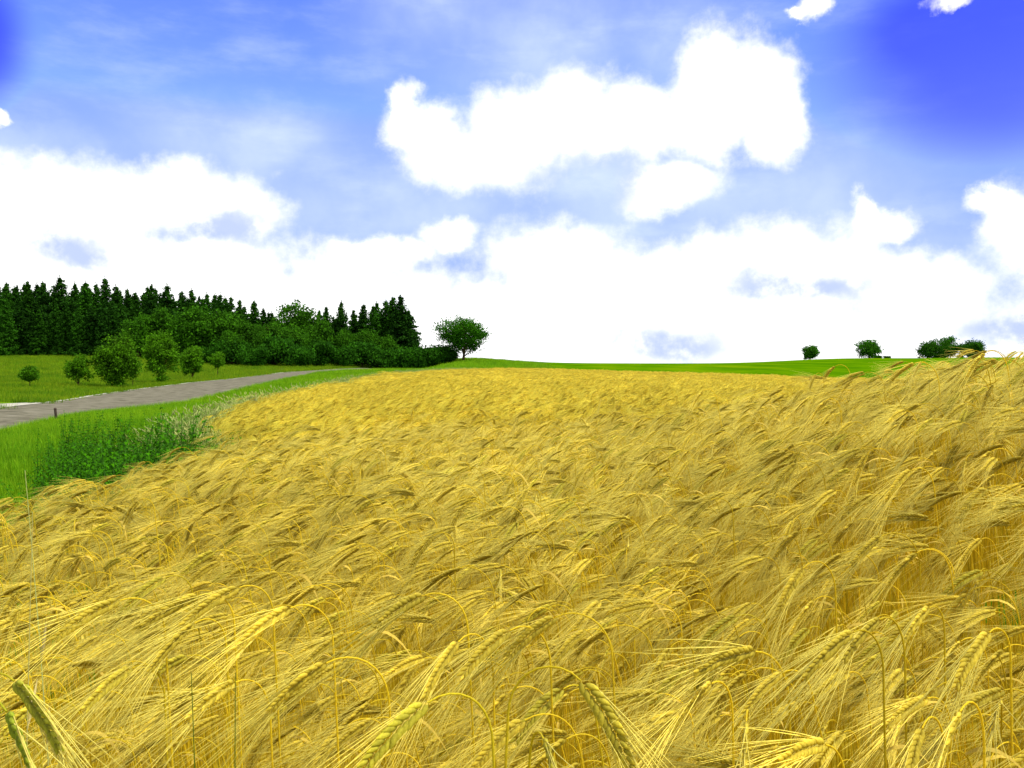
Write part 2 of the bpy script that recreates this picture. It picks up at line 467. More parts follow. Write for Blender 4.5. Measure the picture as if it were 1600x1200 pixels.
# soil under the barley and the green crop beyond
L_ = [p for p in field_edge]
Rr = [(60, -3), (60, 2), (60, 5), (60, 10), (60, 20), (60, 35), (60, 50), (40, 62), xy(1300, 72), xy(1150, 88), xy(1000, 100), xy(850, 108), xy(782, 105.5)]
sheet('field_soil', L_, Rr, M_SOIL, 0.03, 200, 60)
crop_near = [xy(835, 114), xy(870, 113), xy(1000, 104), xy(1150, 92), xy(1300, 76), (44, 66), (90, 60), (200, 60)]
crop_far = [xy(752, 250), xy(780, 420), xy(850, 480), xy(1000, 520), xy(1130, 560), xy(1300, 620), xy(1450, 620), xy(1650, 620), (600, 500)]
sheet('crop_field', crop_near, crop_far, M_CROP, 0.12, 120, 120)

# ------------------------------------------------------------------ barley
AWN = np.array([0.89, 0.78, 0.088]); GRAIN = np.array([0.77, 0.62, 0.065]); STEM = np.array([0.74, 0.57, 0.025]); DRY = np.array([0.74, 0.56, 0.09])
GGRAIN = np.array([0.34, 0.46, 0.03])

def curve2d(thn, tht, Ls, Le, arc, lean, ns, ne):
    """planar centreline: stem then ear; angles from the vertical in radians"""
    s = np.concatenate([np.linspace(0, Ls - arc, max(3, ns // 2), endpoint=False), np.linspace(Ls - arc, Ls, ns - max(3, ns // 2) + 1)])
    th = np.where(s < Ls - arc, lean * (0.4 + 0.6 * s / max(Ls - arc, 1e-3)), lean + (thn - lean) * np.clip((s - (Ls - arc)) / arc, 0, 1) ** 1.25)
    se = np.linspace(Ls, Ls + Le, ne)[1:]
    the = thn + (tht - thn) * (se - Ls) / Le
    S = np.concatenate([s, se]); TH = np.concatenate([th, the])
    h = [0.0]; z = [0.0]
    for i in range(1, len(S)):
        t = 0.5 * (TH[i] + TH[i - 1]); ds = S[i] - S[i - 1]
        h.append(h[-1] + math.sin(t) * ds); z.append(z[-1] + math.cos(t) * ds)
    return np.array(h), np.array(z), TH, len(s) - 1

def grain_shape(sides):
    if sides <= 4:
        ts = [0.0, 0.45, 1.0]; rs = [0.25, 1.0, 0.08]
    else:
        ts = [0.0, 0.18, 0.5, 0.8, 1.0]; rs = [0.35, 0.85, 1.0, 0.62, 0.12]
    a = np.arange(sides) * 2 * math.pi / sides
    v = np.array([[r * math.cos(q), r * math.sin(q), t] for t, r in zip(ts, rs) for q in a])
    f = [[i * sides + j, i * sides + (j + 1) % sides, (i + 1) * sides + (j + 1) % sides, (i + 1) * sides + j] for i in range(len(ts) - 1) for j in range(sides)]
    return v, np.array(f)
G_HI, G_LO = grain_shape(6), grain_shape(4)

def barley(rng, thn, tht, Ls=0.9, Le=0.085, arc=0.14, lean=0.05, lod=0, roll=None, green=0.0, awn_l=0.13, awn_w=0.0008, spread=1.0, leaves=1, cloud=1.0):
    """returns MB for stem, ear, awns, leaves; bends in the +x direction"""
    hi = lod == 0
    ns, ne = (18, 12) if hi else (9, 5)
    h, z, TH, k = curve2d(thn, tht, Ls, Le, arc, lean, ns, ne)
    P = np.stack([h, np.zeros_like(h), z], 1)
    tone = 1 + rng.normal(-.02, 0.10)
    stem = MB(); ear = MB(); awns = MB(); leaf = MB()
    r0 = 0.0013
    v, f = tube(P[:k + 1], np.linspace(r0 * 1.2, r0 * 0.65, k + 1), 5 if hi else 3)
    stem.add(v, f, STEM * tone * (1 - green * 0.25) + np.array([-0.1, 0.05, 0]) * green)
    # rachis
    N = 12 if hi else 9
    if roll is None: roll = rng.normal(math.pi / 2, 0.55)
    Bv = np.array([0, 1.0, 0])
    eS = np.linspace(0, Le, ne); eP = P[k:k + ne]; eT = TH[k:k + ne]
    gl = (0.0135 if hi else 0.0165) * Le / 0.085; gw = (0.0031 if hi else 0.0035)
    gv, gf = G_HI if hi else G_LO
    for i in range(N * 2):
        t = (i + 0.3) / (N * 2) * 0.93
        s = t * Le
        p = np.array([np.interp(s, eS, eP[:, q]) for q in range(3)])
        th = np.interp(s, eS, eT)
        T = np.array([math.sin(th), 0, math.cos(th)]); Nn = np.cross(T, Bv)
        S = math.cos(roll) * Bv + math.sin(roll) * Nn; Q = np.cross(T, S)
        sg = 1 if i % 2 else -1
        env = 0.72 + 0.28 * math.sin(math.pi * min(1, t * 1.25 + 0.15))
        D = norm(T + S * sg * 0.50 + Q * rng.normal(0, 0.05))
        S2 = norm(S - D * (S @ D)); Q2 = np.cross(D, S2)
        org = p + S * sg * 0.0016 * env + Q * rng.normal(0, .0004)
        Gs = gv * np.array([gw * env, gw * env * 0.85, gl * env])
        V = org + Gs[:, :1] * S2 + Gs[:, 1:2] * Q2 + Gs[:, 2:] * D
        cg = (GRAIN * (1 - green) + GGRAIN * green) * tone * (1 + rng.normal(0, 0.10))
        cc = np.tile(cg, (len(V), 1)) * ((0.55 if hi else 0.85) + (0.62 if hi else 0.32) * gv[:, 2:])  # shade of the gaps between grains painted in: dark base, paler tip
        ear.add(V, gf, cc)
        if not hi and i % 2 and rng.random() < 0.1: continue
        st = org + D * gl * env * 0.95
        L_a = awn_l * (1 - 0.25 * t) * rng.uniform(0.8, 1.1)
        d0 = norm(T + S * sg * 0.13 * spread + (S * rng.normal(0, 0.05) + Q * rng.normal(0, 0.10)) * spread)
        bend = rng.normal(0, 0.05, 3) + np.array([0, 0, -0.05])
        m_ = 5 if hi else 3
        tt = np.linspace(0, 1, m_)
        path = st + L_a * (tt[:, None] * d0 + (tt ** 2)[:, None] * bend)
        ww = awn_w * (1.15 - 0.85 * tt)
        ca = (AWN if not hi else AWN + np.array([0.03, 0.04, 0.09])) * tone * (1 + rng.normal(0, 0.06)) * (1 - green * 0.15)
        if hi:
            v, f = tube(path, ww * 0.62, 3)
        else:
            side = norm(np.cross(d0, rng.normal(0, 1, 3)))
            v, f = ribbon(path, ww * 1.6, side)
        awns.add(v, f, ca)
    for q in range(leaves):
        s0 = rng.uniform(0.35, 0.85) * (Ls - arc)
        base = np.array([np.interp(s0, np.linspace(0, Ls, k + 1), P[:k + 1, c]) for c in range(3)])
        a = rng.normal(0, 1.0); d = np.array([math.cos(a), math.sin(a), 0])
        m_ = 8 if hi else 4
        tt = np.linspace(0, 1, m_); Ll = rng.uniform(0.08, 0.15)
        path = base + Ll * (tt[:, None] * d * 0.8 + np.stack([0 * tt, 0 * tt, 0.55 * tt - rng.uniform(0.7, 1.5) * tt ** 2], 1))
        side = np.cross(d, [0, 0, 1]) * 0.8 + np.array([0, 0, rng.normal(0, 0.5)])
        v, f = ribbon(path, 0.0055 * np.sin(math.pi * (0.15 + 0.85 * tt)) + 0.0006, norm(side))
        leaf.add(v, f, DRY * tone * rng.uniform(0.8, 1.1))
    neck = P[k]
    return stem, ear, awns, leaf, neck

def draw_angles(rng):
    """neck and tip angle from the vertical"""
    a = rng.normal(120, 16)
    if rng.random() < 0.12: a = rng.uniform(145, 170)
    if rng.random() < 0.08: a = rng.uniform(60, 85)
    return R(a - rng.uniform(8, 16)), R(a + rng.uniform(10, 26))

def merged(parts):
    v = []; f = []; c = []; n0 = 0
    for p in parts:
        if not p.v: continue
        vv, ff, cc = p.arrays()
        v.append(vv); c.append(cc)
        for q in ff: f.append(q + n0)
        n0 += len(vv)
    q = [x for x in f if x.shape[1] == 4]
    return np.concatenate(v), np.concatenate(q), np.concatenate(c)

hidden = bpy.data.collections.new('scatter_sources')      # sources of the stuff objects, never linked to the scene
def scatter(name, sources, pts, rots, scl, idx, label, cat, kind='stuff'):
    coll = bpy.data.collections.new(name + '_sources')
    for i, me in enumerate(sources):
        o = bpy.data.objects.new('%s_%03d' % (name, i), me); coll.objects.link(o)
    me = bpy.data.meshes.new(name)
    me.vertices.add(len(pts)); me.vertices.foreach_set('co', np.asarray(pts, np.float32).ravel())
    for nm, ty, arr in (('rot', 'FLOAT_VECTOR', rots), ('scl', 'FLOAT_VECTOR', scl)):
        a = me.attributes.new(nm, ty, 'POINT'); a.data.foreach_set('vector', np.asarray(arr, np.float32).ravel())
    a = me.attributes.new('idx', 'INT', 'POINT'); a.data.foreach_set('value', np.asarray(idx, np.int32))
    o = link(name, me); tag(o, label, cat, None, kind)
    g = bpy.data.node_groups.new(name + '_nodes', 'GeometryNodeTree')
    g.interface.new_socket('Geometry', in_out='INPUT', socket_type='NodeSocketGeometry')
    g.interface.new_socket('Geometry', in_out='OUTPUT', socket_type='NodeSocketGeometry')
    N, L = g.nodes, g.links
    gi, go = N.new('NodeGroupInput'), N.new('NodeGroupOutput')
    ci = N.new('GeometryNodeCollectionInfo'); ci.inputs['Collection'].default_value = coll
    ci.inputs['Separate Children'].default_value = True; ci.inputs['Reset Children'].default_value = True
    ip = N.new('GeometryNodeInstanceOnPoints'); ip.inputs['Pick Instance'].default_value = True
    def na(nm, dt):
        k = N.new('GeometryNodeInputNamedAttribute'); k.data_type = dt; k.inputs['Name'].default_value = nm
        return k.outputs['Attribute']
    er = N.new('FunctionNodeEulerToRotation'); L.new(na('rot', 'FLOAT_VECTOR'), er.inputs[0])
    L.new(gi.outputs[0], ip.inputs['Points']); L.new(ci.outputs[0], ip.inputs['Instance'])
    L.new(na('idx', 'INT'), ip.inputs['Instance Index']); L.new(er.outputs[0], ip.inputs['Rotation']); L.new(na('scl', 'FLOAT_VECTOR'), ip.inputs['Scale'])
    L.new(ip.outputs[0], go.inputs[0])
    md = o.modifiers.new('scatter', 'NODES'); md.node_group = g
    return o

def vnoise(x, y, seed=0):
    """smooth value noise, roughly -1..1"""
    x = np.asarray(x, float); y = np.asarray(y, float)
    r = np.random.default_rng(1000 + seed); G = r.uniform(-1, 1, (64, 64))
    xi = np.floor(x).astype(int); yi = np.floor(y).astype(int); fx = x - xi; fy = y - yi
    fx = fx * fx * (3 - 2 * fx); fy = fy * fy * (3 - 2 * fy)
    g = lambda a, b: G[a % 64, b % 64]
    return (g(xi, yi) * (1 - fx) + g(xi + 1, yi) * fx) * (1 - fy) + (g(xi, yi + 1) * (1 - fx) + g(xi + 1, yi + 1) * fx) * fy

WIND = math.pi + 0.30       # ears bow to the left and a little towards the camera
def jitter_grid(x0, x1, y0, y1, dens, rng):
    s = 1 / math.sqrt(dens)
    gx, gy = np.meshgrid(np.arange(x0, x1, s), np.arange(y0, y1, s))
    gx = gx + rng.uniform(-.5, .5, gx.shape) * s; gy = gy + rng.uniform(-.5, .5, gy.shape) * s
    return gx.ravel(), gy.ravel()
def project(x, y, z):
    cp, sp = math.cos(PITCH), math.sin(PITCH)
    dz = z - CAMZ
    fwd = y * cp - dz * sp; up = y * sp + dz * cp
    return 800 + FPX * x / fwd, 600 - FPX * up / fwd

def wave(x, y):
    """how much taller or shorter the crop stands in gusts and hollows"""
    return 0.045 * vnoise(x * 0.9 + y * 0.35, y * 0.75 - x * .2, 3) + 0.05 * vnoise(x * 2.2, y * 1.9, 5)
def az_of(x, y, rng):
    a = WIND + 0.30 * vnoise(x * 0.8, y * 0.8, 8) + rng.normal(0, 0.30, np.shape(x))
    out = rng.random(np.shape(x)) < 0.06
    return np.where(out, rng.uniform(-math.pi, math.pi, np.shape(x)), a)

# --- hi detail variants used by the single stalks
rng = np.random.default_rng(5)
VAR = []
for i in range(18):
    thn, tht = draw_angles(rng)
    Le = rng.uniform(0.068, 0.092)
    gr = 0.0 if i not in (4, 13) else 0.25
    Ls = 1.0
    s, e, a, l, neck = barley(rng, thn, tht, Ls, Le, rng.uniform(0.055, 0.10), rng.uniform(0.05, 0.26), 0, None, gr, rng.uniform(0.11, 0.15), leaves=int(i % 3 == 0))
    top = np.concatenate([s.arrays()[0], e.arrays()[0]])[:, 2].max()
    VAR.append(dict(stem=s.mesh('stem', M_BARLEY, True), ear=e.mesh('ear', M_BARLEY, True), awns=a.mesh('awns', M_BARLEY), leaf=l.mesh('leaf', M_BARLEY) if l.v else None, top=top, green=gr, neck=neck,
                    merged=merged([s, e, a, l])))
VAR_MESH = [np_mesh('barley_plant', v['merged'][0], [v['merged'][1]], v['merged'][2], M_BARLEY) for v in VAR]

def place_stalk(var, loc, rz, sc, label, group, tilt=(0, 0)):
    root = empty('barley_stalk', loc, rz, sc)
    root.rotation_euler = (tilt[0], tilt[1], rz)
    tag(root, label, 'barley', group)
    link('stem', var['stem'], root); ear = link('ear', var['ear'], root)
    link('awns', var['awns'], ear)
    if var['leaf']: link('leaf', var['leaf'], root)
    return root

# --- stalks that can be told apart, posed one by one: neck pixel, tip pixel, distance, towards camera (+) or away (-)
HERO = [
 (668, 1098, 560, 1200, .74, 1, .35, 'large green tinged ear at the bottom edge bowing left, left of centre'),
 (908, 1064, 985, 1205, .74, 1, .15, 'large ear at the bottom edge hanging down to the right, right of centre'),
 (22, 1064, 132, 1150, .78, 1, .55, 'green tinged ear near the left edge pointing down right, upper of two greenish ears'),
 (10, 1112, 105, 1205, .70, 1, .85, 'greenest ear, in the bottom left corner, pointing down to the right'),
 (797, 985, 722, 1040, .98, 1, 0, 'stout tan ear near the bottom centre sloping down to the left'),
 (716, 1003, 668, 1066, .95, 1, 0, 'slim pale ear just left of the stout tan ear at bottom centre'),
 (664, 930, 662, 985, 1.0, 1, 0, 'upright tuft of pale awns hanging straight down, left of the picture centre'),
 (869, 964, 873, 1030, 1.0, 1, 0, 'narrow ear hanging straight down below the picture centre with long pale awns'),
 (510, 1036, 517, 1100, .9, 1, 0, 'ear hanging straight down near the bottom edge, left half, with white awns below'),
 (1333, 988, 1232, 1040, .88, 1, 0, 'thick tan ear in the lower right with its stem arching over to the right'),
 (1374, 968, 1288, 1012, .93, 1, 0, 'ear just above and right of the thick tan ear in the lower right'),
 (1180, 1018, 1066, 1030, .85, 1, 0, 'nearly level pale ear with long awns streaming left, lower right of centre'),
 (1112, 1068, 1030, 1108, .86, 1, 0, 'ear below the nearly level pale ear, lower right of centre'),
 (1166, 1128, 1132, 1205, .76, 1, 0, 'ear at the bottom edge hanging steeply down under the nearly level pale ear'),
 (1500, 1112, 1420, 1190, .76, 1, 0, 'large pale ear in the bottom right corner sloping down to the left'),
 (1290, 1164, 1192, 1158, .80, 1, 0, 'brownish level ear at the bottom edge left of the bottom right corner'),
 (850, 1156, 874, 1206, .72, 1, .2, 'short view of a down turned ear at the bottom edge under the picture centre'),
 (454, 950, 384, 1000, 1.05, 1, 0, 'ear with a smoothly arched stem in the lower left third'),
 (188, 938, 114, 984, 1.05, 1, 0, 'tan ear near the left edge bowing left above the greenish ears'),
 (312, 930, 232, 974, 1.1, 1, 0, 'tan ear right of the one near the left edge'),
 (374, 918, 302, 966, 1.12, 1, 0, 'darker ear in the lower left third, topmost of three in a row'),
 (304, 974, 256, 1032, 1.05, 1, 0, 'steep brown ear below the row of three in the lower left third'),
 (206, 1044, 172, 1078, 1.0, 1, .1, 'small ear foreshortened above the greenish ears at left'),
 (368, 1066, 322, 1094, 1.0, 1, 0, 'pale ear beside the two upright green blades in the lower left'),
 (1546, 988, 1460, 1060, .95, 1, 0, 'dark ear near the right edge sloping down to the left'),
 (1452, 950, 1385, 990, 1.1, 1, 0, 'pale ear near the right edge above the dark sloping ear'),
 (1255, 888, 1256, 950, 1.25, 1, 0, 'thin pale ear hanging straight down in the right half'),
 (1110, 782, 1104, 822, 1.9, 1, 0, 'pale spiky ear hanging down in the middle of the right half'),
 (1378, 838, 1382, 885, 1.5, 1, 0, 'pale ear hanging straight down with bright awns, right half'),
 (1560, 562, 1500, 600, 2.2, 1, 0, 'ear arching against the sky at the top of the right bank'),
 (1352, 582, 1312, 602, 3.0, 1, 0, 'brown arched ear standing out on the skyline of the right bank'),
 (1440, 566, 1416, 588, 2.8, 1, 0, 'small brown ear on the skyline of the right bank near the far bushes'),
]
rng = np.random.default_rng(21)
hero_xy = []
def build_hero(px, py, qx, qy, d, sgn, green, label):
    n0 = np.array(at(px, py, d)); 
    q = np.array(at(qx, qy, d))
    v = q - n0
    ln = np.linalg.norm(v)
    Le = max(ln, rng.uniform(0.078, 0.09))
    if ln < Le:
        v = v + np.array([0, -sgn * math.sqrt(max(Le * Le - ln * ln, 0)), 0]) * 0.8
    Le = np.linalg.norm(v)
    phi = math.atan2(v[1], v[0]); th = math.acos(v[2] / Le)
    if abs(v[0]) < 0.012: phi = WIND + rng.normal(0, .4)
    thn, tht = th - R(13), th + R(13)
    arc = rng.uniform(0.06, 0.11)
    # find the stem length that reaches the ground
    Ls = 0.9
    for _ in range(6):
        h, z, TH, k = curve2d(thn, tht, Ls, Le, arc, 0.05, 18, 12)
        bx = n0[0] - math.cos(phi) * h[k]; by = n0[1] - math.sin(phi) * h[k]
        Ls += (n0[2] - gh(bx, by) - z[k])
    s, e, a, l, neck = barley(rng, thn, tht, Ls, Le, arc, 0.05, 0, math.pi / 2 + rng.uniform(-.4, .4), green, 0.135, 0.0008, 1.0, 0)
    root = empty('barley_stalk', (n0[0] - math.cos(phi) * neck[0], n0[1] - math.sin(phi) * neck[0], n0[2] - neck[2]), phi)
    tag(root, label, 'barley', 'barley stalks in the near part of the field')
    link('stem', s.mesh('stem', M_BARLEY, True), root); eo = link('ear', e.mesh('ear', M_BARLEY, True), root)
    link('awns', a.mesh('awns', M_BARLEY), eo)
    hero_xy.append((n0[0], n0[1]))
for hrow in HERO: build_hero(*hrow)

# --- all near plants
rng = np.random.default_rng(31)
NEAR = 7.0
x, y = jitter_grid(-4.2, 6.2, 0.35, NEAR, 330, rng)
r = np.hypot(x, y)
keep = inside(x, y) & (r > 0.62) & (np.abs(x) < 0.70 * y + 0.9)
x, y, r = x[keep], y[keep], r[keep]
z = gheight(x, y)
vi = rng.integers(0, len(VAR), len(x))
tops = np.array([v['top'] for v in VAR])
hgt = CAN * (1 + rng.normal(-0.04, 0.055, len(x))) + wave(x, y)
sc = hgt / tops[vi]
rz = az_of(x, y, rng)
tx, ty = rng.normal(0, 0.05, len(x)), rng.normal(0, 0.05, len(x))
nk = np.array([v['neck'] for v in VAR])[vi]
ex = x + np.cos(rz) * nk[:, 0] * sc; ey = y + np.sin(rz) * nk[:, 0] * sc; ez = z + nk[:, 2] * sc
px, py = project(ex, ey, ez)
# keep the view to the posed ears free
fr = np.ones(len(x), bool)
for (hx, hy, qx, qy, hd, *_r) in HERO:
    if hd > 1.4: continue
    mx_, my_ = (hx + qx) / 2, (hy + min(qy, 1190)) / 2
    fr &= ~((np.hypot(px - mx_, py - my_) < 75) & (ey < hd + 0.02))
fr &= (ey > 0.62)
# a lane of standing stems shows between the near clump and the right bank
x, y, z, vi, sc, rz, tx, ty, px, py, ey, ex, ez = [a[fr] for a in (x, y, z, vi, sc, rz, tx, ty, px, py, ey, ex, ez)]
vis = (px > -20) & (px < 1620) & (py > 0) & (py < 1215)
dist = np.sqrt(ex ** 2 + ey ** 2)
order = np.argsort(np.where(vis, dist, 99))
NI = 300 - len(HERO)
single = np.zeros(len(x), bool); single[order[:NI]] = True
print('near plants', len(x), 'single to', dist[order[NI - 1]])
for i in np.nonzero(single)[0]:
    g = VAR[vi[i]]['green'] > 0.15
    place_stalk(VAR[vi[i]], (x[i], y[i], z[i]), rz[i], sc[i],
                'greenish gold barley stalk with bowed ear in the crowd at the front of the field' if g else 'golden barley stalk with bowed bearded ear in the crowd at the front of the field',
                'barley stalks in the near part of the field', (tx[i], ty[i]))
m_ = ~single
P_all = [np.stack([x[m_], y[m_], z[m_]], 1)]; R_all = [np.stack([tx[m_], ty[m_], rz[m_]], 1)]; S_all = [np.repeat(sc[m_][:, None], 3, 1)]; I_all = [vi[m_]]

# --- low detail plants gathered in patches for the field further off
rng = np.random.default_rng(41)
LOW = []
for i in range(26):
    thn, tht = draw_angles(rng)
    s, e, a, l, neck = barley(rng, thn, tht, 1.0, rng.uniform(0.07, 0.09), rng.uniform(0.055, 0.10), rng.uniform(0.05, 0.26), 1, None, 0, 0.135, 0.0010, leaves=int(i % 4 == 0))
    v, f, c = merged([s, e, a, l]); LOW.append((v, f, c, v[:, 2].max()))
def patch(size, dens, fat, zcut):
    xs, ys = jitter_grid(-size / 2, size / 2, -size / 2, size / 2, dens, rng)
    V = []; F = []; Cc = []; n0 = 0
    for a, b in zip(xs, ys):
        v, f, c, top = LOW[rng.integers(len(LOW))]
        k = (CAN * (1 + rng.normal(-.04, .06)) + 0.05 * float(vnoise(a * 2 + 9, b * 2, 12))) / top
        an = WIND + rng.normal(0, .32) if rng.random() > .06 else rng.uniform(0, 6.28)
        w = v * np.array([fat, fat, 1]) if fat != 1 else v
        ca, sa = math.cos(an), math.sin(an)
        V.append(np.stack([a + k * (w[:, 0] * ca - w[:, 1] * sa), b + k * (w[:, 0] * sa + w[:, 1] * ca), k * w[:, 2]], 1))
        F.append(f + n0); n0 += len(v); Cc.append(c * rng.uniform(.9, 1.1))
    V = np.concatenate(V)
    return np_mesh('patch', V, [np.concatenate(F)], np.concatenate(Cc), M_BARLEY)
PA = [patch(0.55, 240, 1, 0) for _ in range(8)]
PB = [patch(1.3, 150, 1.8, 0) for _ in range(6)]
nV = len(VAR_MESH)
def add_patches(y0, y1, step, srcs, off, xr, margin):
    xs, ys = jitter_grid(-xr, xr, y0, y1, 1 / step ** 2, rng)
    k = inside(xs, ys) & (np.abs(xs) < 0.66 * ys + 3) & (ys >= y0) & (ys < y1)
    # nothing shows behind the right bank
    k &= ~((xs / ys > 0.42) & (ys > 25))
    xs, ys = xs[k], ys[k]
    k = edge_dist(xs, ys) > margin
    xs, ys = xs[k], ys[k]
    zs = gheight(xs, ys)
    sz = 1 + wave(xs, ys) / CAN + rng.normal(0, .02, len(xs))
    # tramlines: wheel tracks where the crop stands lower
    ed = edge_dist(xs, ys)
    for c in (5.0, 6.9, 19.0, 20.9):
        sz = np.where((np.abs(ed - c) < .28) & (ys > 13) & (ys < 70), sz * .74, sz)
    P_all.append(np.stack([xs, ys, zs], 1)); S_all.append(np.stack([np.ones_like(sz), np.ones_like(sz), sz], 1))
    R_all.append(np.stack([rng.normal(0, .03, len(xs)), rng.normal(0, .03, len(xs)), rng.normal(0, .3, len(xs))], 1))
    I_all.append(off + rng.integers(0, len(srcs), len(xs)))
add_patches(NEAR - 0.1, 30, 0.45, PA, nV, 24, .30)
add_patches(30, 112, 1.0, PB, nV + len(PA), 60, .75)
scatter('barley_field', VAR_MESH + PA + PB, np.concatenate(P_all), np.concatenate(R_all), np.concatenate(S_all), np.concatenate(I_all),
        'ripe golden barley filling the field from the front to the far rise', 'barley')
print('field instances', sum(len(p) for p in P_all))

# ------------------------------------------------------------------ grass
def tuft(rng, n, h, spread, cols, w, droop=0.5, heads=0.0):
    mb = MB()
    for i in range(n):
        a = rng.uniform(0, 6.28); b = rng.uniform(0, spread)
        base = np.array([math.cos(a) * b, math.sin(a) * b, 0]); a2 = a + rng.normal(0, .8)
        hh = h * rng.uniform(.5, 1.1); tt = np.linspace(0, 1, 4); k = rng.uniform(.1, droop)
        d = np.array([math.cos(a2), math.sin(a2), 0])
        path = base + hh * (tt[:, None] * np.array([0, 0, 1.0]) + (tt ** 1.8)[:, None] * (d * k + np.array([-0.12 * (heads > 0), 0, -k * .35])))
        col = np.array(cols[rng.integers(len(cols))]) * rng.uniform(.8, 1.2)
        v, f = ribbon(path, w * (1.05 - tt), norm(np.cross(d, [0, 0, 1]) + rng.normal(0, .3, 3)))
        mb.add(v, f, col)
        if rng.random() < heads:
            e = path[-1]; D = norm(path[-1] - path[-2]); hl = 0.09
            q = e + np.linspace(-.2, 1, 5)[:, None] * hl * (D + np.array([0, 0, -.2]))
            v, f = tube(q, [0.001, .006, .007, .005, .001], 4); mb.add(v, f, np.array([0.50, 0.50, 0.15]) * rng.uniform(.8, 1.2))
    return mb
rng = np.random.default_rng(51)
GREEN = [(0.20, 0.38, 0.004), (0.30, 0.46, 0.01), (0.12, 0.28, 0.003)]
OLIVE = [(0.15, 0.27, 0.004), (0.24, 0.31, 0.008), (0.10, 0.21, 0.003)]
PALE = [(0.24, 0.40, 0.04), (0.18, 0.36, 0.02), (0.40, 0.44, 0.10)]
SHORT = [tuft(rng, 55, .16, .16, GREEN, .006).mesh('tuft', M_GRASS) for _ in range(4)]
TALL = [tuft(rng, 45, .55, .15, PALE + GREEN[:1], .006, .6, .2).mesh('tuft', M_GRASS) for _ in range(4)]
MEAD = [tuft(rng, 70, .30, .5, OLIVE, .02).mesh('tuft', M_GRASS) for _ in range(4)]
RISE = [tuft(rng, 70, .3, .5, GREEN, .02).mesh('tuft', M_GRASS) for _ in range(3)]
def in_road(xs, ys):
    a = np.array(list(road_near) + list(road_far)[::-1])
    lane = np.array([(-60, 39), (-35, 43.5), xy(0, 41), xy(75, 52), xy(140, 62), (-25.5, 50.5), (-38, 55), (-60, 55)])
    return inside(xs, ys, a) | inside(xs, ys, lane)
# short verge grass
pts = []
def grass_zone(dens, x0, x1, y0, y1, srcs, off, smin, smax, cond, P, Q, S, I, over=0.0):
    xs, ys = jitter_grid(x0, x1, y0, y1, dens, rng)
    k = (~inside(xs, ys) | (edge_dist(xs, ys) < over)) & ~in_road(xs, ys) & (np.abs(xs) < .64 * ys + 2) & cond(xs, ys)
    xs, ys = xs[k], ys[k]
    if not len(xs): return
    P.append(np.stack([xs, ys, gheight(xs, ys)], 1)); Q.append(np.stack([0 * xs, 0 * xs, rng.uniform(0, 6.28, len(xs))], 1))
    S.append(np.repeat(rng.uniform(smin, smax, len(xs))[:, None], 3, 1)); I.append(off + rng.integers(0, len(srcs), len(xs)))
nr_pl = resamp(road_near, 300)
def beyond_road(xs, ys):
    # left of the near road edge
    xe = np.interp(ys, nr_pl[:, 1], nr_pl[:, 0])
    return xs < xe
P, Q, S, I = [], [], [], []
c_verge = lambda a, b: ~beyond_road(a, b)
grass_zone(45, -14, 0, 2.0, 16, SHORT, 0, .8, 1.6, c_verge, P, Q, S, I)
grass_zone(16, -24, 0, 16, 45, SHORT, 0, 1.0, 2.0, c_verge, P, Q, S, I)
grass_zone(3, -45, 2, 45, 120, SHORT, 0, 1.5, 2.5, c_verge, P, Q, S, I)
c_tall = lambda a, b: (~beyond_road(a, b)) & (edge_dist(a, b) < 0.5 + 0.045 * b + 0.4 * vnoise(a, b, 20)) & (b > 12.5)
grass_zone(34, -10, 0, 9, 30, TALL, 4, .8, 1.3, c_tall, P, Q, S, I, .3)
grass_zone(9, -14, 2, 30, 130, TALL, 4, 1.0, 1.5, c_tall, P, Q, S, I, .7)
c_clump = lambda a, b: (~beyond_road(a, b)) & (edge_dist(a, b) < 2.6) & (vnoise(a * 1.3, b * 1.3, 22) > 0.1) & (b > 5) & (a / b > -.36)
grass_zone(12, -8, 0, 5, 14, TALL, 4, .8, 1.2, c_clump, P, Q, S, I)
scatter('verge_grass', SHORT + TALL, np.concatenate(P), np.concatenate(Q), np.concatenate(S), np.concatenate(I), 'bright green verge grass with pale seed heads between road and barley', 'grass')
P, Q, S, I = [], [], [], []
c_mead = lambda a, b: beyond_road(a, b)
grass_zone(1.6, -80, 0, 26, 110, MEAD, 0, .8, 1.5, c_mead, P, Q, S, I)
grass_zone(.45, -140, 0, 110, 235, MEAD, 0, 1.3, 2.2, c_mead, P, Q, S, I)
grass_zone(.45, -60, 8, 112, 235, RISE, 4, 1.3, 2.0, c_verge, P, Q, S, I)
scatter('meadow_grass', MEAD + RISE, np.concatenate(P), np.concatenate(Q), np.concatenate(S), np.concatenate(I), 'olive green meadow grass between the road and the wood', 'grass')

# ------------------------------------------------------------------ trees
def leaf_quads(mb, pts, size, col, rng, up=0.0, colvar=0.18):
    n = len(pts)
    nrm = norm(rng.normal(0, 1, (n, 3)) + np.array([0, 0, up]))
    a = norm(np.cross(nrm, rng.normal(0, 1, (n, 3)))); b = np.cross(nrm, a)
    s = size * rng.uniform(.6, 1.3, (n, 1))
    v = np.stack([pts - a * s, pts - b * s * .55, pts + a * s, pts + b * s * .55], 1).reshape(-1, 3)
    i = np.arange(n)[:, None] * 4
    f = i + np.arange(4)[None]
    c = np.asarray(col) * (1 + rng.normal(0, colvar, (n, 1)))
    mb.add(v, f, np.repeat(np.clip(c, 0.004, 1), 4, 0))

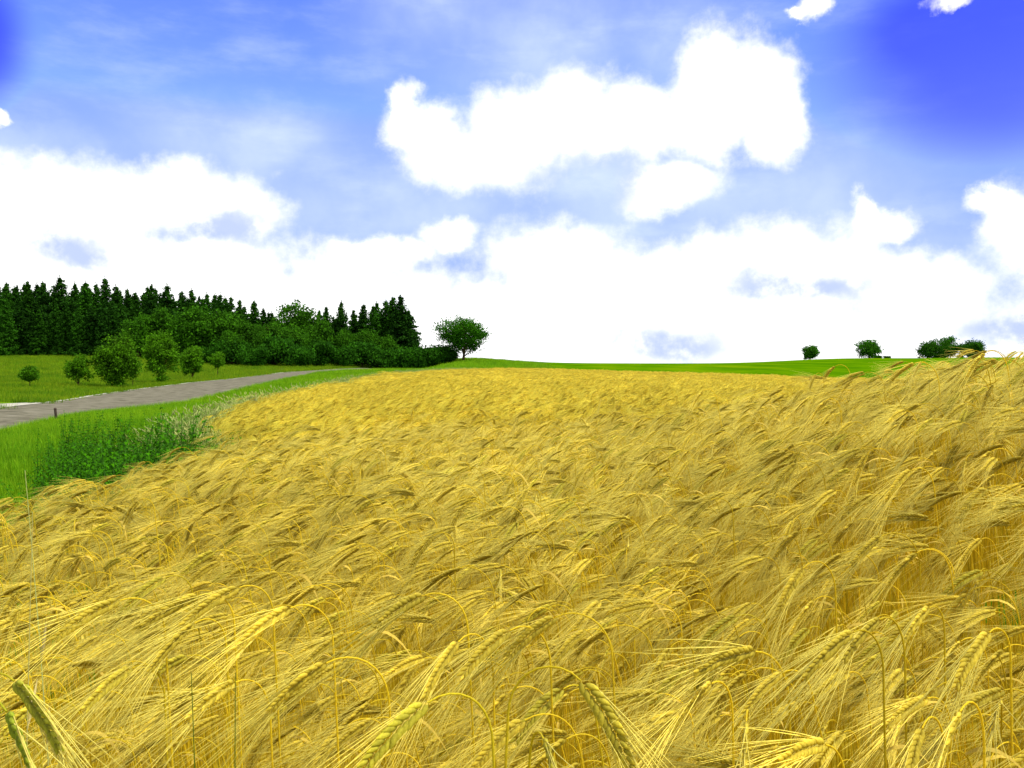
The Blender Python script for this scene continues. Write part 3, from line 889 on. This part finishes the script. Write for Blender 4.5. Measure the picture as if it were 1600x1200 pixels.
def broad_tree(rng, H, W, trunk_h, n_clump, per, leaf, col, lobes=None, tr=0.02, gap=0.0, conical=0.0, clump_r=0.09, nlob=11, lr=(.30, .46)):
    """trunk with limbs, crown of leaf clumps carried by the limbs"""
    tk = MB(); cr = MB()
    top = np.array([rng.normal(0, .02 * H), rng.normal(0, .02 * H), H * .86])
    tt = np.linspace(0, 1, 8)
    path = tt[:, None] * top + np.stack([.015 * H * np.sin(tt * 5), .012 * H * np.cos(tt * 4), 0 * tt], 1)
    v, f = tube(path, H * tr * (1.25 - 1.1 * tt), 7); tk.add(v, f, (1, 1, 1))
    cz = (trunk_h + H) / 2; rzv = (H - trunk_h) / 2
    ends = []
    k = 0
    lob = []
    for j in range(nlob):
        zz = 1 - 2 * (j + .5) / nlob; aa = j * 2.39996 + rng.uniform(-.3, .3)
        u = np.array([math.cos(aa) * math.sqrt(1 - zz * zz), math.sin(aa) * math.sqrt(1 - zz * zz), zz]) * rng.uniform(.42, .68)
        lob.append((u, rng.uniform(*lr)))
    lob.append((np.zeros(3), .55))
    while len(ends) < n_clump and k < n_clump * 30:
        k += 1
        u = norm(rng.normal(0, 1, 3)); r = rng.uniform(.25, 1.0) ** .45
        lc, lq = lob[rng.integers(len(lob))]
        p = (lc + u * r * lq) * np.array([W / 2, W / 2, rzv]) + np.array([0, 0, cz])
        q = (p[2] - trunk_h) / (H - trunk_h)
        if conical and math.hypot(p[0], p[1]) > W / 2 * (1.12 - conical * q): continue
        # uneven outline and holes
        w_ = float(vnoise(p[0] / W * 5 + 7, p[2] / H * 5 + p[1] / W * 4, int(H * 10) % 50))
        if w_ < -0.55 + gap: continue
        if r > .9 and w_ < 0: continue
        ends.append(p)
    ends = np.array(ends)
    for j, p in enumerate(ends):
        if j % 5 == 0:
            s0 = np.clip((p[2] - .35 * H * rng.uniform(.3, 1)) / top[2], trunk_h / H * .8, .85)
            b = np.array([np.interp(s0, tt, path[:, q]) for q in range(3)])
            mid = (b + p) / 2 + np.array([0, 0, .03 * H])
            v, f = tube(np.array([b, mid, p]), [H * tr * .45 * (1.1 - s0), H * tr * .22, H * tr * .08], 5); tk.add(v, f, (1, 1, 1))
        c = np.asarray(col) * (1 + rng.normal(0, .14))
        pts = p + rng.normal(0, 1, (per, 3)) * np.array([1, 1, .7]) * clump_r * W
        leaf_quads(cr, pts, leaf, c, rng, .6)
    return tk.mesh('trunk', M_BARK, True), cr.mesh('crown', M_LEAF)

def spruce(rng, H, W, col):
    tk = MB(); cr = MB()
    tt = np.linspace(0, 1, 5)
    v, f = tube(np.stack([0 * tt, 0 * tt, tt * H * .97], 1), H * .012 * (1.05 - tt), 6); tk.add(v, f, (1, 1, 1))
    nl = 40
    for i in range(nl):
        q = (i / nl) ** .92
        zz = H * (.05 + .93 * q)
        rad = W / 2 * (1 - q) ** .72 * rng.uniform(.72, 1.22) + .12
        nb = int(5 + 7 * (1 - q))
        for b in range(nb):
            a = rng.uniform(0, 6.28); L = rad * rng.uniform(.65, 1.15)
            m_ = max(3, int(L / .17))
            t = rng.uniform(.04, 1, m_ * 3)
            sway = rng.normal(0, .10 + .10 * L * (1 - t), m_ * 3)
            x_ = np.cos(a) * L * t - np.sin(a) * sway; y_ = np.sin(a) * L * t + np.cos(a) * sway
            z_ = zz - L * .30 * t + .12 * L * t ** 3 + rng.normal(0, .12, m_ * 3) - np.abs(rng.normal(0, .2, m_ * 3))
            leaf_quads(cr, np.stack([x_, y_, z_], 1), .24, np.asarray(col) * (1 + rng.normal(0, .12)), rng, .5, .15)
    pts = np.stack([rng.normal(0, .05, 30), rng.normal(0, .05, 30), H * rng.uniform(.9, 1.0, 30)], 1)
    leaf_quads(cr, pts, .12, col, rng, .2)
    return tk.mesh('trunk', M_BARK, True), cr.mesh('crown', M_SPRUCE)

def tree(name, meshes, p, s, label, cat, group, rz=None, sx=1.0):
    root = empty(name, p, RNG.uniform(0, 6.28) if rz is None else rz, s)
    root.scale = (s * sx, s * sx, s)
    tag(root, label, cat, group)
    link('trunk', meshes[0], root); link('crown', meshes[1], root)
    return root
def ground_at(px, d):
    p = at(px, 600, d); return (p.x, p.y, gh(p.x, p.y))
def px_h(px, top, d):
    """height of a thing whose top is seen at row top"""
    g = ground_at(px, d); return at(px, top, d).z - g[2]

rng = np.random.default_rng(61)
DKG = (0.018, 0.070, 0.001); MDG = (0.036, 0.125, 0.001); LTG = (0.058, 0.165, 0.002)
SPR = [spruce(rng, 15, rng.uniform(5.8, 9.0), np.array(DKG) * rng.uniform(.8, 1.3)) for _ in range(9)]
# front row of spruces: tip pixel, distance
tips = [(12, 440, 205, 'spruce with a blunt top at the left edge of the wood'), (45, 437, 212, None), (28, 444, 222, None), (95, 430, 206, 'tallest pointed spruce left of centre in the left half of the wood'), (70, 441, 214, None), (118, 440, 212, None), (135, 438, 204, None),
        (165, 431, 202, 'slender spruce with a sharp tip rising above the roadside trees'), (182, 444, 210, None), (200, 450, 215, None), (213, 455, 220, None), (238, 442, 204, 'pointed spruce, left one of a pair above the third roadside tree'), (262, 443, 206, 'pointed spruce, right one of a pair above the roadside trees'),
        (285, 453, 214, None), (300, 450, 210, None), (318, 464, 216, None), (345, 457, 208, 'pointed spruce standing over the pale green middle of the wood'), (362, 461, 210, None), (375, 466, 218, None), (398, 468, 212, 'spruce at the dip of the wood skyline left of the round broadleaf'), (412, 480, 220, None), (425, 486, 224, None),
        (510, 477, 232, 'narrow spruce just right of the round broadleaf crown'), (534, 469, 230, 'broad spruce standing between the round broadleaf and the end of the wood'), (553, 482, 236, None), (569, 473, 234, 'thin spruce with sky either side near the right end of the wood'), (589, 470, 232, None), (603, 467, 230, None), (614, 462, 228, None), (626, 459, 224, 'tallest spruce at the right end of the wood beside open sky'), (638, 482, 230, None)]
G_SP = 'spruces of the dark wood'
for i, (px_, ty_, d_, lb) in enumerate(tips):
    h_ = px_h(px_, ty_, d_)
    tree('spruce', SPR[(i * 4) % 9], ground_at(px_, d_), h_ / 15, lb or 'tall dark spruce crowded into the wood beyond the meadow', 'spruce', G_SP, None, rng.uniform(1.0, 1.35) * (1.25 if 610 < px_ < 630 else 1.0))
# second and third ranks
for i in range(58):
    px_ = -45 + i * 11.6 + rng.uniform(-3, 3)
    d_ = rng.uniform(216, 250)
    base_top = np.interp(px_, [-50, 0, 150, 280, 350, 430, 500, 560, 610, 640], [442, 445, 446, 456, 466, 490, 490, 486, 474, 500])
    h_ = px_h(px_, base_top + rng.uniform(-7, 14), d_)
    tree('spruce', SPR[rng.integers(9)], ground_at(px_, d_), h_ / 15, 'tall dark spruce crowded into the wood beyond the meadow', 'spruce', G_SP, None, rng.uniform(1.0, 1.3))
# front rank low boughs of the wood, left part
for i in range(12):
    px_ = -10 + i * 19 + rng.uniform(-4, 4)
    h_ = px_h(px_, 468 + rng.uniform(-8, 22), 198)
    tree('spruce', SPR[rng.integers(9)], ground_at(px_, rng.uniform(194, 200)), h_ / 15, 'dark spruce in the front rank of the wood at the meadow edge', 'spruce', G_SP, None, 1.2)
# broadleaf trees and bushes along the wood
BRD = [broad_tree(rng, 10, 8.5, .5, 260, 34, .27, MDG, gap=.0, clump_r=.07) for _ in range(4)]
brd = [(470, 474, 220, 1.0, 'round bright green broadleaf tree rising above the middle of the wood'),
       (250, 478, 196, .9, None), (300, 476, 194, 1.0, 'broad mid green tree behind the roadside trees'), (345, 480, 196, 1.0, 'mid green broadleaf tree left of the dip in the wood'), (215, 492, 192, .8, None), (385, 496, 196, 1.0, None), (425, 500, 204, 1.0, 'broad bushy tree under the round broadleaf crown'),
       (455, 505, 200, 1.0, None), (500, 500, 215, .9, None), (540, 512, 216, .9, None), (575, 512, 218, .9, None), (605, 522, 218, .8, None), (410, 520, 190, .9, None), (360, 515, 188, .9, None), (645, 516, 236, .6, None)]
for i, (px_, ty_, d_, w_, lb) in enumerate(brd):
    h_ = px_h(px_, ty_, d_)
    tree('broadleaf_tree', BRD[i % 4], ground_at(px_, d_), h_ / 10, lb or 'mid green broadleaf tree at the front of the wood', 'tree', 'broadleaf trees along the wood', None, w_)
BSH = [broad_tree(rng, 4, 6.5, .1, 170, 30, .22, (0.024, 0.098, 0.001), gap=-.2, clump_r=.06) for _ in range(3)]
bsh = [(362, 528, 188), (398, 540, 184), (430, 524, 190), (468, 540, 188), (496, 530, 198), (535, 541, 200), (566, 532, 207), (598, 544, 212), (325, 541, 189)]
for i, (px_, ty_, d_) in enumerate(bsh):
    tree('bush', BSH[i % 3], ground_at(px_, d_), px_h(px_, ty_, d_) / 4, 'dark green bush at the foot of the wood', 'bush', 'bushes at the foot of the wood')
for i, (px_, ty_, d_) in enumerate([(618, 545, 205), (632, 543, 206), (647, 542, 207), (662, 541, 208), (676, 540, 209), (692, 538, 211), (700, 546, 210)]):
    tree('bush', BSH[i % 3], ground_at(px_, d_), px_h(px_, ty_, d_) / 4, 'low rounded bush in the short hedge left of the lone tree', 'bush', 'bushes of the short hedge by the lone tree')
for i, (px_, ty_, d_) in enumerate([(1372, 558, 485), (1386, 560, 485), (1500, 556, 480), (1520, 552, 480), (1470, 552, 480)]):
    tree('bush', BSH[i % 3], ground_at(px_, d_), max(.5, px_h(px_, ty_, d_) / 4), 'low dark bush on the skyline among the far right trees', 'bush', 'far skyline bushes', None, 1.4)
# lone tree on the rise
rng = np.random.default_rng(77)
h_ = px_h(722, 491, 210)
LONE = broad_tree(rng, h_, 13.6, h_ * .13, 330, 34, .23, (0.035, 0.14, 0.001), tr=.024, gap=-.1, clump_r=.042, nlob=18, lr=(.26, .40))
tree('lone_tree', LONE, ground_at(724, 210), 1.0, 'spreading lone tree standing on the rise right of the wood', 'tree', None, 0)
# far trees on the right skyline
for (px_, ty_, d_, w_, lb) in [(1265, 539, 500, 10.5, 'small round tree alone on the green skyline, leftmost of the far right trees'), (1357, 531, 500, 14.5, 'round tree on the right skyline with a low bush at its right'),
                               (1452, 530, 490, 14, 'left tree of the close trio on the far right skyline'), (1480, 523, 492, 12.5, 'tallest middle tree of the trio on the far right skyline'), (1518, 530, 488, 15.5, 'right tree of the trio beside the barley bank')]:
    h_ = px_h(px_, ty_, d_)
    t = broad_tree(rng, h_, w_, h_ * .01, 210, 30, .42, (0.03, 0.12, 0.001), gap=.05, clump_r=.07)
    tree('broadleaf_tree', t, ground_at(px_, d_), 1.0, lb, 'tree', 'far trees on the right skyline', 0)
# roadside trees
for (px_, ty_, d_, w_, th_, con, lb) in [
    (46, 571, 78, 2.0, .30, .95, 'smallest roadside sapling, leftmost, standing in open meadow'),
    (122, 548, 86, 2.5, .05, .5, 'young roadside tree with an uneven crown, second from the left'),
    (183, 514, 88, 4.9, .03, .75, 'largest roadside tree with a broad pointed crown'),
    (250, 514, 100, 4.1, .01, .5, 'tall oval roadside tree right of the largest one'),
    (300, 535, 118, 3.2, .01, .35, 'compact rounded roadside tree between the tall oval one and the end of the row'),
    (340, 550, 132, 2.6, .30, .1, 'small sparse roadside tree with a bare stem at the right end of the row')]:
    h_ = px_h(px_, ty_, d_)
    big = w_ > 3
    t = broad_tree(rng, h_, w_, h_ * th_, 340 if big else 150, 36, .125 if big else .10, LTG if px_ != 46 else (0.05, .15, .002), gap=.05, conical=con, clump_r=.06, tr=.016)
    tree('roadside_tree', t, ground_at(px_, d_), 1.0, lb, 'tree', 'young trees along the far side of the road', 0)
p = ground_at(207, 90)
t = broad_tree(rng, 2.6, 1.6, 1.0, 50, 20, .08, LTG, tr=.012, clump_r=.08)
tree('roadside_tree', t, p, 1.0, 'thin stemmed sapling close behind the right side of the largest roadside tree', 'tree', 'young trees along the far side of the road', 0)

# ------------------------------------------------------------------ weeds on the verge
def nettle(rng, H):
    st = MB(); lf = MB()
    for s in range(rng.integers(5, 9)):
        bx, by = rng.normal(0, .13, 2); hh = H * rng.uniform(.7, 1.0)
        tt = np.linspace(0, 1, 6); d = rng.normal(0, .12, 2)
        path = np.stack([bx + d[0] * tt ** 2, by + d[1] * tt ** 2, tt * hh], 1)
        v, f = tube(path, .004 * (1.1 - tt * .7), 4); st.add(v, f, (0.07, 0.18, 0.02))
        nn = int(hh / .036)
        for i in range(nn):
            q = (i + 1) / nn; c0 = np.array([np.interp(q, tt, path[:, k]) for k in range(3)])
            for k in range(2):
                a = (i % 2) * 1.57 + k * 3.14 + rng.normal(0, .3); L = .068 * (1.1 - .65 * q) * rng.uniform(.8, 1.3)
                D = np.array([math.cos(a), math.sin(a), .25]); S_ = np.array([-math.sin(a), math.cos(a), 0])
                u = np.array([0, .3, .65, 1.0])
                pp = c0 + L * (u[:, None] * D + (u ** 2)[:, None] * np.array([0, 0, -.7]))
                v, f = ribbon(pp, L * np.array([.12, .62, .45, .02]), S_)
                lf.add(v, f, np.array((0.034, 0.135, 0.001)) * rng.uniform(.7, 1.5))
    return st.mesh('stem', M_GRASS), lf.mesh('leaves', M_LEAF)
rng = np.random.default_rng(91)
NET = [nettle(rng, 1.0) for _ in range(6)]
spots = []
k = 0
while len(spots) < 200 and k < 6000:
    k += 1
    px_ = rng.uniform(40, 415); d_ = rng.uniform(5.0, 18.0)
    p = at(px_, 600, d_)
    if inside(p.x, p.y) or edge_dist(np.array([p.x]), np.array([p.y]))[0] < .12: continue
    dn = float(vnoise(p.x * .8, p.y * .6, 33))
    if dn < -.35: continue
    if (d_ > 7 and px_ < 90) or d_ > 13.5: continue
    if d_ > 7.4 and px_ > 335 - (d_ - 7.4) * 6: continue
    spots.append((p.x, p.y, dn))
for i, (a, b, dn) in enumerate(spots):
    root = empty('nettle_plant', (a, b, gh(a, b)), rng.uniform(0, 6.28), (rng.uniform(.60, .98) + .20 * dn) * (1.12 - .012 * b))
    tag(root, 'dark green nettle growing in the weedy verge beside the barley', 'weed', 'nettles in the verge beside the barley')
    link('stem', NET[i % 6][0], root); link('leaves', NET[i % 6][1], root)

# ------------------------------------------------------------------ marker post by the road
p = pd(87, 660, gh(*xy(87, 31)))
g0 = gh(*p)
root = empty('marker_post', (p[0], p[1], g0)); tag(root, 'short dark wooden marker post on the near verge of the road', 'post')
mb = MB()
tt = np.linspace(0, 1, 7)
v, f = tube(np.stack([.015 * np.sin(tt * 4), 0 * tt, -.1 + tt * .56], 1), [.045, .045, .044, .045, .043, .044, .04], 10); mb.add(v, f, (1, 1, 1))
link('shaft', mb.mesh('shaft', M_WOOD, False), root)
mb = MB()
v, f = tube(np.array([[-.011, 0, .455], [-.011, 0, .47], [-.008, 0, .50], [0, 0, .512]]), [.05, .052, .04, .001], 10); mb.add(v, f, (1, 1, 1))
link('cap', mb.mesh('cap', M_WOOD, False), root)

# ------------------------------------------------------------------ stray plants in the near barley
def wild_stem(px_, top, d_, lean, label, col, oat=False):
    t0 = np.array(at(px_, top, d_)); g = gh(t0[0] + lean, t0[1]); 
    root = empty('wild_oat' if oat else 'grass_blade', (t0[0] + lean, t0[1], g)); tag(root, label, 'grass')
    H = t0[2] - g; tt = np.linspace(0, 1, 12)
    path = np.stack([-lean * tt ** 2, 0.01 * np.sin(tt * 3), tt * H], 1)
    mb = MB(); v, f = tube(path, .0012 * (1.2 - .9 * tt) if oat else .0022 * (1.15 - tt), 5); mb.add(v, f, col)
    link('stem', mb.mesh('stem', M_BARLEY if oat else M_GRASS, True), root)
    if oat:
        for q in np.linspace(.45, .8, 5):
            mb = MB()
            b = np.array([np.interp(q, tt, path[:, k]) for k in range(3)])
            a = rng.uniform(0, 6.28); L = .05
            e = b + np.array([math.cos(a) * .012, math.sin(a) * .012, L])
            v, f = tube(np.linspace(b, e, 5), [.0005, .0016, .0022, .0014, .0002], 5); mb.add(v, f, (0.7, .6, .25))
            link('spikelet', mb.mesh('spikelet', M_BARLEY, True), root)
wild_stem(298, 1052, .80, .01, 'upright green grass blade in the lower left, left of two', (0.12, 0.20, 0.02))
wild_stem(367, 1052, .82, -.01, 'upright green grass blade in the lower left, right of two', (0.13, 0.20, 0.02))
wild_stem(50, 800, .95, -.03, 'thin pale wild oat stem standing above the barley at the left edge', (0.62, 0.58, 0.2), True)
wild_stem(38, 735, 1.1, .04, 'thin leaning wild oat stem rising over the verge at the left edge', (0.5, 0.55, 0.2), True)
